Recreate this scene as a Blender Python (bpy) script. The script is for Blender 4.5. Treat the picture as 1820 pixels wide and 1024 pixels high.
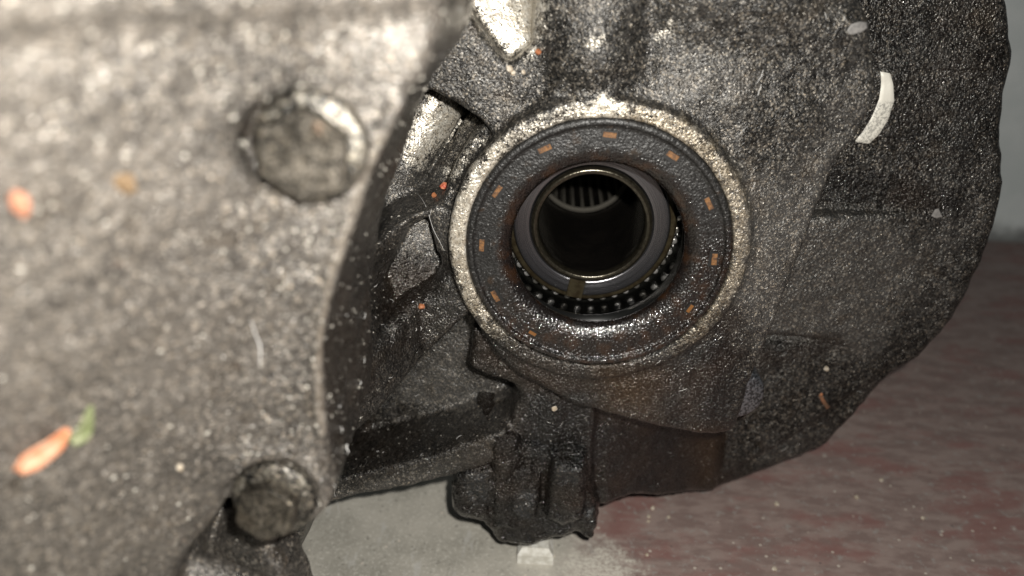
import bpy, math, random
import numpy as np
from mathutils import Vector, Matrix
from mathutils.bvhtree import BVHTree

random.seed(7); RNG = np.random.default_rng(7)
SC = bpy.context.scene
MM = 0.001
for o in list(bpy.data.objects): bpy.data.objects.remove(o)

# ------------------------------------------------------------------ camera (all lengths below are mm; meshes are scaled to metres)
# origin = centre of the oil seal's face, +Y = into the gearbox along the output shaft, +Z = up
F_PX, CXP, CYP = 1350.0, 910.0, 512.0
VPX, VPY = 80.0, 632.0                                   # where the shaft direction vanishes, from the picture centre
_n = math.sqrt(VPX**2 + VPY**2 + F_PX**2)
_psi = math.asin(VPX/_n); _p = math.asin(VPY/_n/math.cos(_psi))
FWD = np.array([-math.sin(_psi)*math.cos(_p), math.cos(_psi)*math.cos(_p), -math.sin(_p)])
RIGHT = np.array([math.cos(_psi), math.sin(_psi), 0.0])
UP = np.cross(RIGHT, FWD)
def ray(px, py):
    return FWD + RIGHT*((px-CXP)/F_PX) + UP*((CYP-py)/F_PX)
CAM = -188.0*ray(1063, 446)

cd = bpy.data.cameras.new('camera'); cam = bpy.data.objects.new('camera', cd); SC.collection.objects.link(cam)
cd.sensor_width = 36.0; cd.lens = 36.0*F_PX/1820.0
cd.clip_start = 0.005; cd.clip_end = 50.0
m = Matrix(((RIGHT[0], UP[0], -FWD[0], CAM[0]*MM), (RIGHT[1], UP[1], -FWD[1], CAM[1]*MM), (RIGHT[2], UP[2], -FWD[2], CAM[2]*MM), (0, 0, 0, 1)))
cam.matrix_world = m
cd.dof.use_dof = True; cd.dof.focus_distance = 0.202; cd.dof.aperture_fstop = cd.lens/2.8
SC.camera = cam

# ------------------------------------------------------------------ light: dim garage + the phone's flash beside the lens
w = bpy.data.worlds.new('World'); SC.world = w; w.use_nodes = True
w.node_tree.nodes['Background'].inputs[0].default_value = (0.75, 0.85, 1.0, 1)
w.node_tree.nodes['Background'].inputs[1].default_value = 0.035
ld = bpy.data.lights.new('phone_flash', 'POINT'); ld.energy = 2.9; ld.shadow_soft_size = 0.0025; ld.color = (1.0, 0.965, 0.90)
lo = bpy.data.objects.new('phone_flash', ld); SC.collection.objects.link(lo)
lo.location = Vector((CAM + RIGHT*13 + UP*11 - FWD*2)*MM)
SC.view_settings.view_transform = 'Standard'; SC.view_settings.look = 'None'
SC.view_settings.exposure = 0.0; SC.view_settings.gamma = 1.0
SC.render.engine = 'CYCLES'
SC.cycles.use_denoising = True; SC.cycles.max_bounces = 6; SC.cycles.sample_clamp_indirect = 4

# ------------------------------------------------------------------ projection helpers
def unproj(px, py, y):                                   # the point of the plane y = const seen at a photo pixel
    r = ray(px, py); t = (y-CAM[1])/r[1]; return CAM + r*t
def unproj_f(px, py, f):                                 # the same for a surface y = f(x, z)
    r = ray(px, py); t0, t1 = 30.0, 400.0
    for _ in range(40):
        t = .5*(t0+t1); q = CAM + r*t
        if q[1] < f(q[0], q[2]): t0 = t
        else: t1 = t
    return CAM + r*t
def project(P):
    d = P-CAM; z = d@FWD
    return CXP + F_PX*(d@RIGHT)/z, CYP - F_PX*(d@UP)/z
def XZ(poly, y, smooth=0):
    pts = np.array([unproj(a, b, y)[[0, 2]] for a, b in poly])
    return spline(pts, smooth) if smooth else pts
def spline(p, n):                                        # closed Catmull-Rom
    out = []
    N = len(p)
    for i in range(N):
        a, b, c, d = p[i-1], p[i], p[(i+1) % N], p[(i+2) % N]
        for k in range(n):
            t = k/n
            out.append(.5*((2*b)+(-a+c)*t+(2*a-5*b+4*c-d)*t*t+(-a+3*b-3*c+d)*t**3))
    return np.array(out)
def poly_sdf(X, Y, poly):                                # signed distance to a 2-D polygon, X, Y arrays
    d = np.full(X.shape, 1e9, np.float32); s = np.ones(X.shape, np.float32)
    N = len(poly)
    for i in range(N):
        a = poly[i]; b = poly[i-1]
        ex, ey = b[0]-a[0], b[1]-a[1]; wx, wy = X-a[0], Y-a[1]
        t = np.clip((wx*ex+wy*ey)/(ex*ex+ey*ey+1e-9), 0, 1)
        d = np.minimum(d, (wx-ex*t)**2+(wy-ey*t)**2)
        c1 = Y >= a[1]; c2 = Y < b[1]; c3 = ex*wy > ey*wx
        flip = (c1 & c2 & c3) | (~c1 & ~c2 & ~c3)
        s = np.where(flip, -s, s)
    return s*np.sqrt(d)

# ------------------------------------------------------------------ signed-distance grid and surface nets: the castings are carved from these
def smin(a, b, k):
    if k <= 0: return np.minimum(a, b)
    h = np.clip(.5+.5*(b-a)/k, 0, 1); return b*(1-h)+a*h-k*h*(1-h)
class Grid:
    def __init__(s, lo, hi, h):
        s.lo = np.array(lo, float); s.h = h
        s.X, s.Y, s.Z = [np.arange(a, b, h).astype(np.float32) for a, b in zip(lo, hi)]
        s.x = s.X[:, None, None]; s.y = s.Y[None, :, None]; s.z = s.Z[None, None, :]
        s.F = np.full((len(s.X), len(s.Y), len(s.Z)), 50, np.float32)
        s.XX, s.ZZ = np.meshgrid(s.X, s.Z, indexing='ij')
    def prism(s, poly, y0, y1, r=1.0, draft=0.0, front=None):
        d2 = poly_sdf(s.XX, s.ZZ, poly)[:, None, :]
        if front is not None:
            fr = front(s.XX, s.ZZ)[:, None, :]
            gx, gz = np.gradient(fr[:, 0, :], s.h); nrm = np.sqrt(1+gx**2+gz**2)[:, None, :]
            q2 = np.maximum((fr-s.y)/nrm, s.y-y1)+r
        else:
            q2 = np.maximum(y0-s.y, s.y-y1)+r
        q1 = d2-draft*(s.y-y0)+r
        q1 = np.broadcast_to(q1, s.F.shape) if q1.shape != s.F.shape else q1
        return np.minimum(np.maximum(q1, q2), 0)+np.sqrt(np.maximum(q1, 0)**2+np.maximum(q2, 0)**2)-r
    def cyl(s, cx, cz, R, y0, y1, r=.8):
        q1 = np.sqrt((s.x-cx)**2+(s.z-cz)**2)-R+r; q2 = np.maximum(y0-s.y, s.y-y1)+r
        return np.minimum(np.maximum(q1, q2), 0)+np.sqrt(np.maximum(q1, 0)**2+np.maximum(q2, 0)**2)-r
    def caps(s, a, b, ra, rb=None):
        rb = ra if rb is None else rb
        a = np.array(a, np.float32); b = np.array(b, np.float32); e = b-a
        t = np.clip(((s.x-a[0])*e[0]+(s.y-a[1])*e[1]+(s.z-a[2])*e[2])/float(e@e), 0, 1)
        return np.sqrt((s.x-a[0]-e[0]*t)**2+(s.y-a[1]-e[1]*t)**2+(s.z-a[2]-e[2]*t)**2)-(ra+(rb-ra)*t)
    def ell(s, c, r3):
        q = np.sqrt(((s.x-c[0])/r3[0])**2+((s.y-c[1])/r3[1])**2+((s.z-c[2])/r3[2])**2)
        return (q-1)*min(r3)
    def add(s, d, k=1.5): s.F = smin(s.F, d.astype(np.float32), k)
    def cut(s, d, k=1.5): s.F = -smin(-s.F, d.astype(np.float32), k)
    def noise(s, scale, seed):
        rg = np.random.default_rng(seed)
        def lat(v):
            u = (v-v[0])/scale; i = np.floor(u).astype(int); f = u-i; return i, f*f*(3-2*f), i[-1]+2
        ix, fx, nx = lat(s.X); iy, fy, ny = lat(s.Y); iz, fz, nz = lat(s.Z)
        R = rg.uniform(-1, 1, (nx, ny, nz)).astype(np.float32)
        R = R[ix]*(1-fx)[:, None, None].astype(np.float32)+R[ix+1]*fx[:, None, None].astype(np.float32)
        R = R[:, iy]*(1-fy)[None, :, None].astype(np.float32)+R[:, iy+1]*fy[None, :, None].astype(np.float32)
        return R[:, :, iz]*(1-fz)[None, None, :].astype(np.float32)+R[:, :, iz+1]*fz[None, None, :].astype(np.float32)
    def mesh(s):
        F = s.F.copy()
        F[0] = F[-1] = 5; F[:, 0] = F[:, -1] = 5; F[:, :, 0] = F[:, :, -1] = 5
        inside = F < 0
        c = np.zeros(tuple(n-1 for n in F.shape), np.int8)
        for dx in (0, 1):
            for dy in (0, 1):
                for dz in (0, 1):
                    c += inside[dx:dx+c.shape[0], dy:dy+c.shape[1], dz:dz+c.shape[2]]
        act = np.argwhere((c > 0) & (c < 8))
        idx = np.full(c.shape, -1, np.int32); idx[act[:, 0], act[:, 1], act[:, 2]] = np.arange(len(act))
        acc = np.zeros((len(act), 3)); cnt = np.zeros(len(act))
        corners = [(a, b, d) for a in (0, 1) for b in (0, 1) for d in (0, 1)]
        val = {k: F[act[:, 0]+k[0], act[:, 1]+k[1], act[:, 2]+k[2]] for k in corners}
        for k in corners:
            for ax in range(3):
                if k[ax] == 0:
                    k2 = list(k); k2[ax] = 1; k2 = tuple(k2)
                    a, b = val[k], val[k2]; cr = (a < 0) != (b < 0)
                    t = np.where(cr, a/np.where(cr, a-b, 1), 0)
                    p = np.array(k, float)[None, :].repeat(len(act), 0); p[:, ax] = t
                    acc += p*cr[:, None]; cnt += cr
        V = s.lo+(act+acc/cnt[:, None])*s.h
        quads = []
        for ax in range(3):
            o1, o2 = [(1, 2), (2, 0), (0, 1)][ax]
            sl = [slice(None)]*3; sh = [slice(None)]*3
            sl[ax] = slice(0, -1); sh[ax] = slice(1, None)
            A = inside[tuple(sl)]; B = inside[tuple(sh)]
            e = np.argwhere(A != B)
            ok = (e[:, o1] > 0) & (e[:, o2] > 0) & (e[:, o1] < F.shape[o1]-1) & (e[:, o2] < F.shape[o2]-1)
            e = e[ok]; out = A[e[:, 0], e[:, 1], e[:, 2]]
            def cell(d1, d2):
                q = e.copy(); q[:, o1] += d1; q[:, o2] += d2; return idx[q[:, 0], q[:, 1], q[:, 2]]
            Q = np.stack([cell(-1, -1), cell(0, -1), cell(0, 0), cell(-1, 0)], 1)
            Q[~out] = Q[~out][:, ::-1]
            quads.append(Q)
        return V, np.concatenate(quads)

# ------------------------------------------------------------------ objects
def obj(name, me, mat, parent=None, label=None, cat=None, group=None, kind=None):
    o = bpy.data.objects.new(name, me); SC.collection.objects.link(o)
    if mat is not None and not me.materials: me.materials.append(mat)
    if parent is not None: o.parent = parent
    tag(o, label, cat, group, kind); return o
def tag(o, label=None, cat=None, group=None, kind=None):
    for k, v in (('label', label), ('category', cat), ('group', group), ('kind', kind)):
        if v: o[k] = v
def np_mesh(name, V, Q, smooth=True, attrs=None):
    me = bpy.data.meshes.new(name)
    me.vertices.add(len(V)); me.vertices.foreach_set('co', (np.asarray(V)*MM).astype(np.float32).ravel())
    n = Q.shape[1]
    me.loops.add(Q.size); me.loops.foreach_set('vertex_index', Q.astype(np.int32).ravel())
    me.polygons.add(len(Q)); me.polygons.foreach_set('loop_start', np.arange(0, Q.size, n, dtype=np.int32))
    me.polygons.foreach_set('use_smooth', np.full(len(Q), smooth))
    me.update(calc_edges=True)
    for k, v in (attrs or {}).items():
        a = me.attributes.new(k, 'FLOAT', 'POINT'); a.data.foreach_set('value', np.asarray(v, np.float32))
    return me
def py_mesh(name, V, Fs, smooth=True):
    me = bpy.data.meshes.new(name)
    me.from_pydata([tuple(np.asarray(v, float)*MM) for v in V], [], [tuple(f) for f in Fs])
    me.polygons.foreach_set('use_smooth', [smooth]*len(me.polygons)); me.update(); return me
def lathe(name, prof, seg=160, flat_break=True):         # prof: (radius, y) about the Y axis
    V = []; Fs = []
    for r, y in prof:
        for k in range(seg):
            a = 2*math.pi*k/seg; V.append((r*math.cos(a), y, r*math.sin(a)))
    for i in range(len(prof)-1):
        for k in range(seg):
            k2 = (k+1) % seg; Fs.append((i*seg+k, i*seg+k2, (i+1)*seg+k2, (i+1)*seg+k))
    me = py_mesh(name, V, Fs); return me
def bevel_prof(pts, r, n=3):                             # round the corners of a lathe profile
    out = [pts[0]]
    for i in range(1, len(pts)-1):
        p, a, b = np.array(pts[i]), np.array(pts[i-1]), np.array(pts[i+1])
        la, lb = np.linalg.norm(a-p), np.linalg.norm(b-p); rr = min(r, la*.4, lb*.4)
        s, e = p+(a-p)/la*rr, p+(b-p)/lb*rr
        for k in range(n+1):
            t = k/n; out.append(tuple((1-t)**2*s+2*t*(1-t)*p+t*t*e))
    out.append(pts[-1]); return out

# ------------------------------------------------------------------ materials
class NT:
    def __init__(s, name):
        s.mat = bpy.data.materials.new(name); s.mat.use_nodes = True; s.t = s.mat.node_tree
        s.b = s.t.nodes['Principled BSDF']; tc = s.t.nodes.new('ShaderNodeTexCoord')
        mp = s.t.nodes.new('ShaderNodeVectorMath'); mp.operation = 'SCALE'; mp.inputs['Scale'].default_value = 1/MM
        s.t.links.new(tc.outputs['Object'], mp.inputs[0]); s.co = mp.outputs[0]
    def put(s, sock, v):
        if isinstance(v, (int, float)): sock.default_value = v
        elif isinstance(v, tuple): sock.default_value = v if len(v) == len(sock.default_value) else (*v, 1)
        else: s.t.links.new(v, sock)
    def stretch(s, v, co=None):
        n = s.t.nodes.new('ShaderNodeVectorMath'); n.operation = 'MULTIPLY'; s.put(n.inputs[0], co or s.co); n.inputs[1].default_value = v; return n.outputs[0]
    def noise(s, freq, detail=2, rough=.5, dist=0, co=None, color=False):
        n = s.t.nodes.new('ShaderNodeTexNoise'); s.put(n.inputs['Vector'], co or s.co)
        n.inputs['Scale'].default_value = freq; n.inputs['Detail'].default_value = detail
        n.inputs['Roughness'].default_value = rough; n.inputs['Distortion'].default_value = dist
        return n.outputs['Color' if color else 'Fac']
    def voro(s, freq, out='Distance', co=None, feature='F1', rnd=1.0):
        n = s.t.nodes.new('ShaderNodeTexVoronoi'); s.put(n.inputs['Vector'], co or s.co); n.feature = feature
        n.inputs['Scale'].default_value = freq; n.inputs['Randomness'].default_value = rnd; return n.outputs[out]
    def m(s, op, a, b=0.0, c=None, clamp=False):
        n = s.t.nodes.new('ShaderNodeMath'); n.operation = op; n.use_clamp = clamp
        s.put(n.inputs[0], a); s.put(n.inputs[1], b)
        if c is not None: s.put(n.inputs[2], c)
        return n.outputs[0]
    def ramp(s, v, a, b, lo=0.0, hi=1.0):
        n = s.t.nodes.new('ShaderNodeMapRange'); n.interpolation_type = 'SMOOTHSTEP'
        for i, q in enumerate((v, a, b, lo, hi)): s.put(n.inputs[i], q)
        return n.outputs[0]
    def mix(s, f, a, b):
        n = s.t.nodes.new('ShaderNodeMix'); n.data_type = 'RGBA'
        s.put(n.inputs[0], f); s.put(n.inputs[6], a); s.put(n.inputs[7], b); return n.outputs[2]
    def attr(s, name):
        n = s.t.nodes.new('ShaderNodeAttribute'); n.attribute_name = name; return n.outputs['Fac']
    def bump(s, h, dist, strength=1.0, prev=None):
        n = s.t.nodes.new('ShaderNodeBump'); s.put(n.inputs['Height'], h)
        n.inputs['Distance'].default_value = dist*MM; n.inputs['Strength'].default_value = strength
        if prev is not None: s.t.links.new(prev, n.inputs['Normal'])
        return n.outputs[0]
    def sep(s):
        n = s.t.nodes.new('ShaderNodeSeparateXYZ'); s.put(n.inputs[0], s.co); return n.outputs
    def fin(s, col, rough=.5, metal=0.0, nrm=None, spec=None, coat=None, coat_rough=.1):
        s.put(s.b.inputs['Base Color'], col); s.put(s.b.inputs['Roughness'], rough); s.put(s.b.inputs['Metallic'], metal)
        if nrm is not None: s.t.links.new(nrm, s.b.inputs['Normal'])
        if spec is not None: s.put(s.b.inputs['Specular IOR Level'], spec)
        if coat is not None:
            s.put(s.b.inputs['Coat Weight'], coat); s.b.inputs['Coat Roughness'].default_value = coat_rough
            if nrm is not None: s.t.links.new(nrm, s.b.inputs['Coat Normal'])
        return s.mat

def casting_mat(name, grain=1.0, dark=(0.010, 0.0098, 0.0094), mid=(0.062, 0.059, 0.054), pale=(0.60, 0.56, 0.47),
                fleck=(0.50, 0.48, 0.44), amount=1.0, bump=.35, base_pale=0.0, rust=.0, metal=.7, relief=.5):
    n = NT(name)
    g1 = n.noise(1.25/grain, 4, .7); g2 = n.noise(.28/grain, 4, .6); g3 = n.noise(.06, 3, .55)
    wob = n.t.nodes.new('ShaderNodeVectorMath'); wob.operation = 'ADD'; n.put(wob.inputs[0], n.co)
    wv = n.t.nodes.new('ShaderNodeVectorMath'); wv.operation = 'SCALE'; n.put(wv.inputs[0], n.noise(1.1/grain, 2, .5, color=True)); wv.inputs['Scale'].default_value = .9*grain
    n.t.links.new(wv.outputs[0], wob.inputs[1]); co = wob.outputs[0]
    def cells(fr):
        q = n.t.nodes.new('ShaderNodeSeparateColor'); n.t.links.new(n.voro(fr, 'Color', co), q.inputs[0]); return q.outputs
    va = cells(1.75/grain); vb = cells(.95/grain); vd = n.voro(1.75/grain, 'Distance', co)
    pa = n.m('ADD', n.attr('pale'), base_pale); oil = n.attr('oil'); dust = n.attr('dust')  # dust also carries the painted brightness of the bell facet
    no_oil = n.m('SUBTRACT', 1.0, n.m('MULTIPLY', oil, .8))
    f = n.m('ADD', n.m('ADD', n.m('MULTIPLY', g1, .9), n.m('MULTIPLY', g2, .45)), n.m('MULTIPLY', g3, .5))
    f = n.m('ADD', f, n.m('MULTIPLY', n.m('SUBTRACT', va[1], .5), .30))
    f = n.m('ADD', f, n.m('MULTIPLY', n.m('SUBTRACT', n.noise(.035, 3, .6), .5), .7))
    f = n.ramp(n.m('ADD', f, n.m('MULTIPLY', dust, .34)), .72, 1.22)
    f = n.m('MULTIPLY', f, no_oil)
    col = n.mix(f, dark, mid)
    col = n.mix(n.ramp(n.noise(.13, 3, .6), .55, .72, 0, .4), col, n.mix(g1, (.02, .015, .010), (.09, .068, .045)))
    # dry mineral flecks: a few very bright grains, more dim ones
    s1 = n.m('MULTIPLY', n.m('POWER', va[0], 9.0), n.ramp(vd, .62, .30)); s2 = n.m('POWER', vb[2], 7.0)
    fk = n.m('MULTIPLY', n.m('ADD', n.m('MULTIPLY', s1, .9*amount), n.m('MULTIPLY', s2, .35*amount)), no_oil)
    fk = n.m('MULTIPLY', fk, n.ramp(n.m('ADD', g2, n.m('MULTIPLY', dust, .25)), .32, .62, .35, 1.15), clamp=True)
    col = n.mix(fk, col, n.mix(va[2], fleck, tuple(c*k for c, k in zip(fleck, (.95, .80, .62)))))
    # bare pale aluminium showing through; also the cover's painted rim highlight
    brk = n.m('SUBTRACT', n.m('ADD', n.m('ADD', n.m('MULTIPLY', g1, .6), n.m('MULTIPLY', g2, .6)), n.m('MULTIPLY', va[1], .2)), .70)
    pf = n.ramp(n.m('ADD', n.m('MULTIPLY', pa, 1.15), n.m('MULTIPLY', brk, 2.6)), .42, .80)
    pf = n.m('MULTIPLY', pf, n.ramp(pa, 0.02, .2))
    pc = n.mix(n.ramp(n.noise(.9, 3, .6), .35, .65), pale, n.mix(g2, tuple(c*k for c, k in zip(pale, (.62, .54, .43))), tuple(c*.8 for c in pale)))
    pc = n.mix(n.m('POWER', va[2], 5.0), pc, (.05, .045, .04))
    col = n.mix(pf, col, pc)
    if rust: col = n.mix(n.m('MULTIPLY', n.ramp(n.noise(.22, 4, .7), .66, .74), rust), col, (.16, .07, .03))
    # brown oil film; also carries the shade painted beside the bell facet
    oc = n.mix(n.ramp(n.noise(.05, 2, .5), .42, .66), (.005, .0043, .004), (.018, .009, .0035))
    col = n.mix(n.m('MULTIPLY', oil, n.ramp(g1, .66, .42, .6, 1.0)), col, oc)
    col = n.mix(n.m('MULTIPLY', n.attr('amber'), n.ramp(g1, .3, .6, .6, 1.0)), col, (.050, .026, .008))
    col = n.mix(n.m('MULTIPLY', n.m('MULTIPLY', n.attr('tan'), n.ramp(n.m('ADD', g1, n.m('MULTIPLY', g2, .6)), .66, .90)), .75), col, n.mix(g1, (.10, .07, .035), (.55, .42, .24)))
    rg = n.m('SUBTRACT', n.ramp(g2, .3, .7, .26, .46), n.m('MULTIPLY', oil, .10))
    rg = n.m('MAXIMUM', rg, .17)
    h = n.m('ADD', n.noise(.80/relief, 1.5, .55), n.m('MULTIPLY', n.noise(1.7/relief, 0, .5), .35))
    h = n.m('MULTIPLY', h, n.m('MULTIPLY', n.m('ADD', 1.0, n.m('MULTIPLY', oil, .9)), n.m('SUBTRACT', 1.0, n.m('MULTIPLY', n.m('MINIMUM', n.attr('pale'), 1.0), .55))))
    nb = n.bump(h, bump*relief*2.0); nb = n.bump(g2, bump*1.2*grain, .8, nb)
    met = n.m('MAXIMUM', n.m('MULTIPLY', n.m('SUBTRACT', 1.0, fk), metal), n.m('MULTIPLY', pf, .6))
    return n.fin(col, rg, met, nb, spec=n.m('ADD', .5, n.m('MULTIPLY', oil, .3)), coat=n.m('MULTIPLY', oil, .8), coat_rough=.07)
M_CAST = casting_mat('grimy_cast_aluminium', .46, amount=.9, metal=.58, dark=(.012, .0118, .0114), mid=(.082, .079, .075), pale=(.70, .665, .59))
M_BELL = casting_mat('coarse_black_grime', .62, relief=.66, mid=(.10, .098, .093), amount=.8, bump=.45)
M_COVER = casting_mat('dusty_cast_cover', .66, relief=.5, metal=.4, dark=(.022, .021, .020), mid=(.112, .101, .089), pale=(.30, .272, .236), fleck=(.55, .53, .50), amount=.8, bump=.40, rust=.25)
M_BOLT = casting_mat('crusted_bolt_steel', .55, relief=.45, dark=(.014, .013, .011), mid=(.16, .142, .118), fleck=(.42, .38, .30), amount=.35, bump=.16, rust=.4)
M_FLANGE = casting_mat('pale_crusted_flange', .8, pale=(.24, .222, .185), base_pale=.45, relief=.45, bump=.25)
M_DRAIN = casting_mat('oily_black_grime', .6, relief=.6, dark=(.006, .006, .006), mid=(.05, .052, .055), amount=.5, bump=.45)

def simple(name, col, rough, metal=0.0, freq=None, var=None, bd=.05, spec=None, coat=None):
    n = NT(name); c = col; nb = None
    if freq:
        g = n.noise(freq, 4, .6); c = n.mix(n.ramp(g, .35, .65), col, var or tuple(x*.5 for x in col)); nb = n.bump(g, bd)
    return n.fin(c, rough, metal, nb, spec=spec, coat=coat)
# ------------------------------------------------------------------ build
G = bpy.data.objects.new('gearbox', None); SC.collection.objects.link(G)
tag(G, 'grimy cast aluminium gearbox with round oil seal and open bore, standing on the floor', 'gearbox')

exec_main = True
P = lambda *a: list(a)
Y_FLOOR = -120.0

# ---- main casting round the seal
g = Grid((-98, -30, -112), (92, 62, 78), .7)
# back wall of the casting
g.add(g.prism(XZ(P((480, -160), (1290, -160), (1290, 600), (1270, 866), (1200, 880), (1120, 882), (1050, 890), (900, 850), (800, 800), (700, 740), (480, 740)), 44), 44, 61, 2), 0)
g.add(g.prism(XZ(P((480, 540), (700, 480), (900, 480), (960, 700), (960, 800), (900, 820), (800, 790), (700, 770), (480, 760)), 32), 32, 61, 2), 0)
# broad sloping plateau right of and above the collar
plat = P((870, 330), (905, 235), (985, 150), (1000, 60), (985, -120), (1450, -140), (1505, 0), (1545, 70), (1562, 125), (1560, 175), (1522, 252), (1490, 290), (1450, 385), (1415, 470), (1380, 560), (1346, 640), (1325, 690), (1312, 738), (1288, 766), (1200, 756), (1040, 716), (985, 690), (900, 640), (850, 560), (840, 430))
pf = lambda x, z: 3.0 + np.where(x > 32, .16*(x-32), 0) + np.where(z > 36, .10*(z-36), 0) + np.where(z < -36, -.02*(z+36), 0)
g.add(g.prism(XZ(plat, 6, 3), 3, 60, 1.4, .0, pf), 1.2)
# dark web from the top left down to the collar
web = P((790, -60), (800, 60), (775, 130), (700, 200), (680, 240), (700, 215), (762, 158), (800, 176), (850, 206), (888, 246), (900, 262), (1010, 190), (1020, -60))
web = P((700, -120), (740, 60), (700, 200), (735, 175), (762, 158), (800, 176), (850, 206), (888, 246), (905, 262), (1010, 190), (1020, -120))
g.add(g.prism(XZ(web, 5), 5, 60, 1.0, .0, lambda x, z: 5+0*x), 1.5)
# ridges in the pocket under the web
def U(px, py, y): return tuple(unproj(px, py, y))
g.add(g.caps(U(775, 175, 34), U(690, 330, 28), 8.0), 1.2)
g.add(g.caps(U(862, 222, 33), U(772, 355, 28), 5.2), 1.0)
# left mass: tapering rib between cover wall and collar
mass = P((775, 372), (690, 398), (640, 430), (500, 500), (500, 860), (598, 850), (625, 760), (642, 716), (690, 690), (770, 622), (836, 560), (860, 500), (860, 400))
mf = lambda x, z: 6 + np.where(x < -46, 1.5*(x+46), 0)
g.add(g.prism(XZ(mass, 4), 4, 60, 1.6, .06, mf), 2)
# hollow in the left mass
g.cut(np.maximum(g.prism(XZ(P((712, 402), (766, 380), (776, 430), (792, 485), (770, 522), (735, 540), (690, 562), (664, 505)), 6), -60, 60, 1.5, -.02), g.y-(20+.25*(g.x+50))-.25*(g.z-5)), 5.5)
# pale pocket at the top, between web and lug
g.cut(g.prism(XZ(P((775, -120), (806, 0), (832, 50), (884, 122), (912, 132), (962, 92), (984, 0), (996, -120)), 5, 0), -30, 11.5, 1.2, -.06), 1.6)
# rounded lug right of the pocket, and its neighbour
g.add(g.ell(U(1052, 88, 10), (11, 11, 13)), 3.5)
g.add(g.ell(U(1055, -20, 12), (14, 12, 16)), 5)
g.cut(g.caps(U(1165, -20, 2), U(1152, 130, 4), .9, .2), 3.5)
g.add(g.caps(U(1240, -30, 8), U(1480, 40, 14), 8, 6), 8)
# collar and its step, flush ring face
g.add(g.cyl(0, 0, 40.6, 9, 45, 1), 1.0)
g.cut(g.cyl(0, 0, 43.0, -30, 2.2, .8) if False else g.caps((0, -200, 0), (0, -199, 0), 1), 0)
g.add(g.cyl(0, 0, 37.2, 0, 45, .9), 2.6)
# block under the collar's left and the column running down from it
g.add(g.prism(XZ(P((842, 585), (835, 648), (846, 660), (912, 684), (924, 704), (896, 780), (884, 905), (1046, 905), (1052, 820), (1062, 700), (1000, 600)), 12), 12, 60, 1.6, .03), 2)
g.add(g.caps(U(908, 770, 14), U(896, 880, 13), 3.6), 1.5)
g.add(g.caps(U(985, 700, 15), U(972, 850, 15), 4.0), 2)
# shelf web running left
g.add(g.prism(XZ(P((520, 880), (590, 893), (600, 890), (742, 862), (830, 842), (900, 815), (900, 765), (760, 812), (600, 852), (520, 856)), 8, 0), 8, 60, 1.4), 2)
# lower skirt, black with oil
sk = lambda x, z: 20+.62*np.maximum(0, x-8)
skp = np.array([unproj_f(a, b, sk)[[0, 2]] for a, b in ((1020, 690), (1120, 690), (1240, 695), (1345, 700), (1345, 846), (1282, 866), (1240, 875), (1180, 884), (1120, 886), (1060, 900), (1020, 905))])
g.add(g.prism(skp, 20, 60, 2.5, 0, sk), 4)
# bosses under the plateau
# lumpy skin of old grime
g.F += .30*g.noise(3.2, 1)+.35*g.noise(9, 2)+.16*g.noise(1.5, 3)
g.add(g.cyl(0, 0, 36.8, .5, 5, .6), 1.0)
g.cut(g.cyl(0, 0, 32.9, -30, 4.0, .1), .3)
g.cut(g.cyl(0, 0, 30.0, -30, 161.5, .1), .2)
V, Q = g.mesh()
px, py = project(V)
rad = np.hypot(V[:, 0], V[:, 2]); ang = np.degrees(np.arctan2(V[:, 2], V[:, 0]))
def soft(poly, w): return np.clip(.5-poly_sdf(px, py, np.array(poly, float))/w, 0, 1)
_wob = 1.3*np.sin(ang*.31+2*np.sin(ang*.13))+.7*np.sin(ang*.83+1)
ring = np.clip((rad-32)/.6, 0, 1)*np.clip((38.4+.6*_wob-rad)/2.6, 0, 1)*(V[:, 1] < 3.5)
A = np.interp(ang, [-180, -150, -128, -112, -60, -48, -35, -10, 30, 60, 80, 92, 104, 130, 150, 180],
              [1.0, .52, .30, 0, 0, .33, .25, .30, .36, .42, .52, .95, .42, .50, .85, 1.0])
pale = ring*A
pale = np.maximum(pale, .95*soft([(800, -60), (838, 10), (868, 50), (905, 100), (945, 92), (962, 60), (978, -60)], 46))
pale = np.maximum(pale, .9*soft([(768, 162), (835, 200), (800, 250), (772, 268), (745, 300), (715, 280), (740, 200)], 40)*(V[:, 1] > 8))
pale = np.maximum(pale, .55*soft([(850, 235), (870, 250), (800, 330), (780, 310)], 30)*(V[:, 1] > 8))
pale = np.maximum(pale, .62*soft([(1030, 80), (1050, 68), (1080, 62), (1078, 78), (1050, 90)], 22))
pale = np.maximum(pale, .5*soft([(1160, 62), (1196, 30), (1200, 50), (1170, 76)], 14))
pale = np.maximum(pale, .45*soft([(1235, 112), (1245, 104), (1242, 128)], 10))
oil = np.maximum(soft([(900, 560), (960, 640), (1080, 668), (1230, 620), (1300, 560), (1310, 640), (1290, 870), (1030, 920), (800, 940), (800, 840), (900, 790), (920, 690), (840, 655), (840, 590), (870, 590)], 70), 0)
oil = np.maximum(oil, .5*soft([(600, 720), (880, 770), (880, 800), (600, 850)], 60))
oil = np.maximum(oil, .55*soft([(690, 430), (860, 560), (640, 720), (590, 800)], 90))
oil = np.maximum(oil, .75*soft([(680, 450), (810, 470), (780, 580), (660, 580)], 70))  # darkens the lower part of the left hollow
dust = soft([(1180, 260), (1330, 330), (1420, 400), (1400, 480), (1330, 560), (1300, 420)], 120)
dust = np.maximum(dust, .8*soft([(700, 400), (780, 380), (790, 440), (700, 440)], 40))  # lightens the top of the left hollow
dust = np.maximum(dust, .9*soft([(600, 880), (880, 800), (880, 815), (600, 895)], 22))
dust = np.maximum(dust, 1.9*soft([(836, 570), (850, 640), (905, 690), (885, 735), (700, 700)], 30)*(V[:, 1] > 26))
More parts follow.
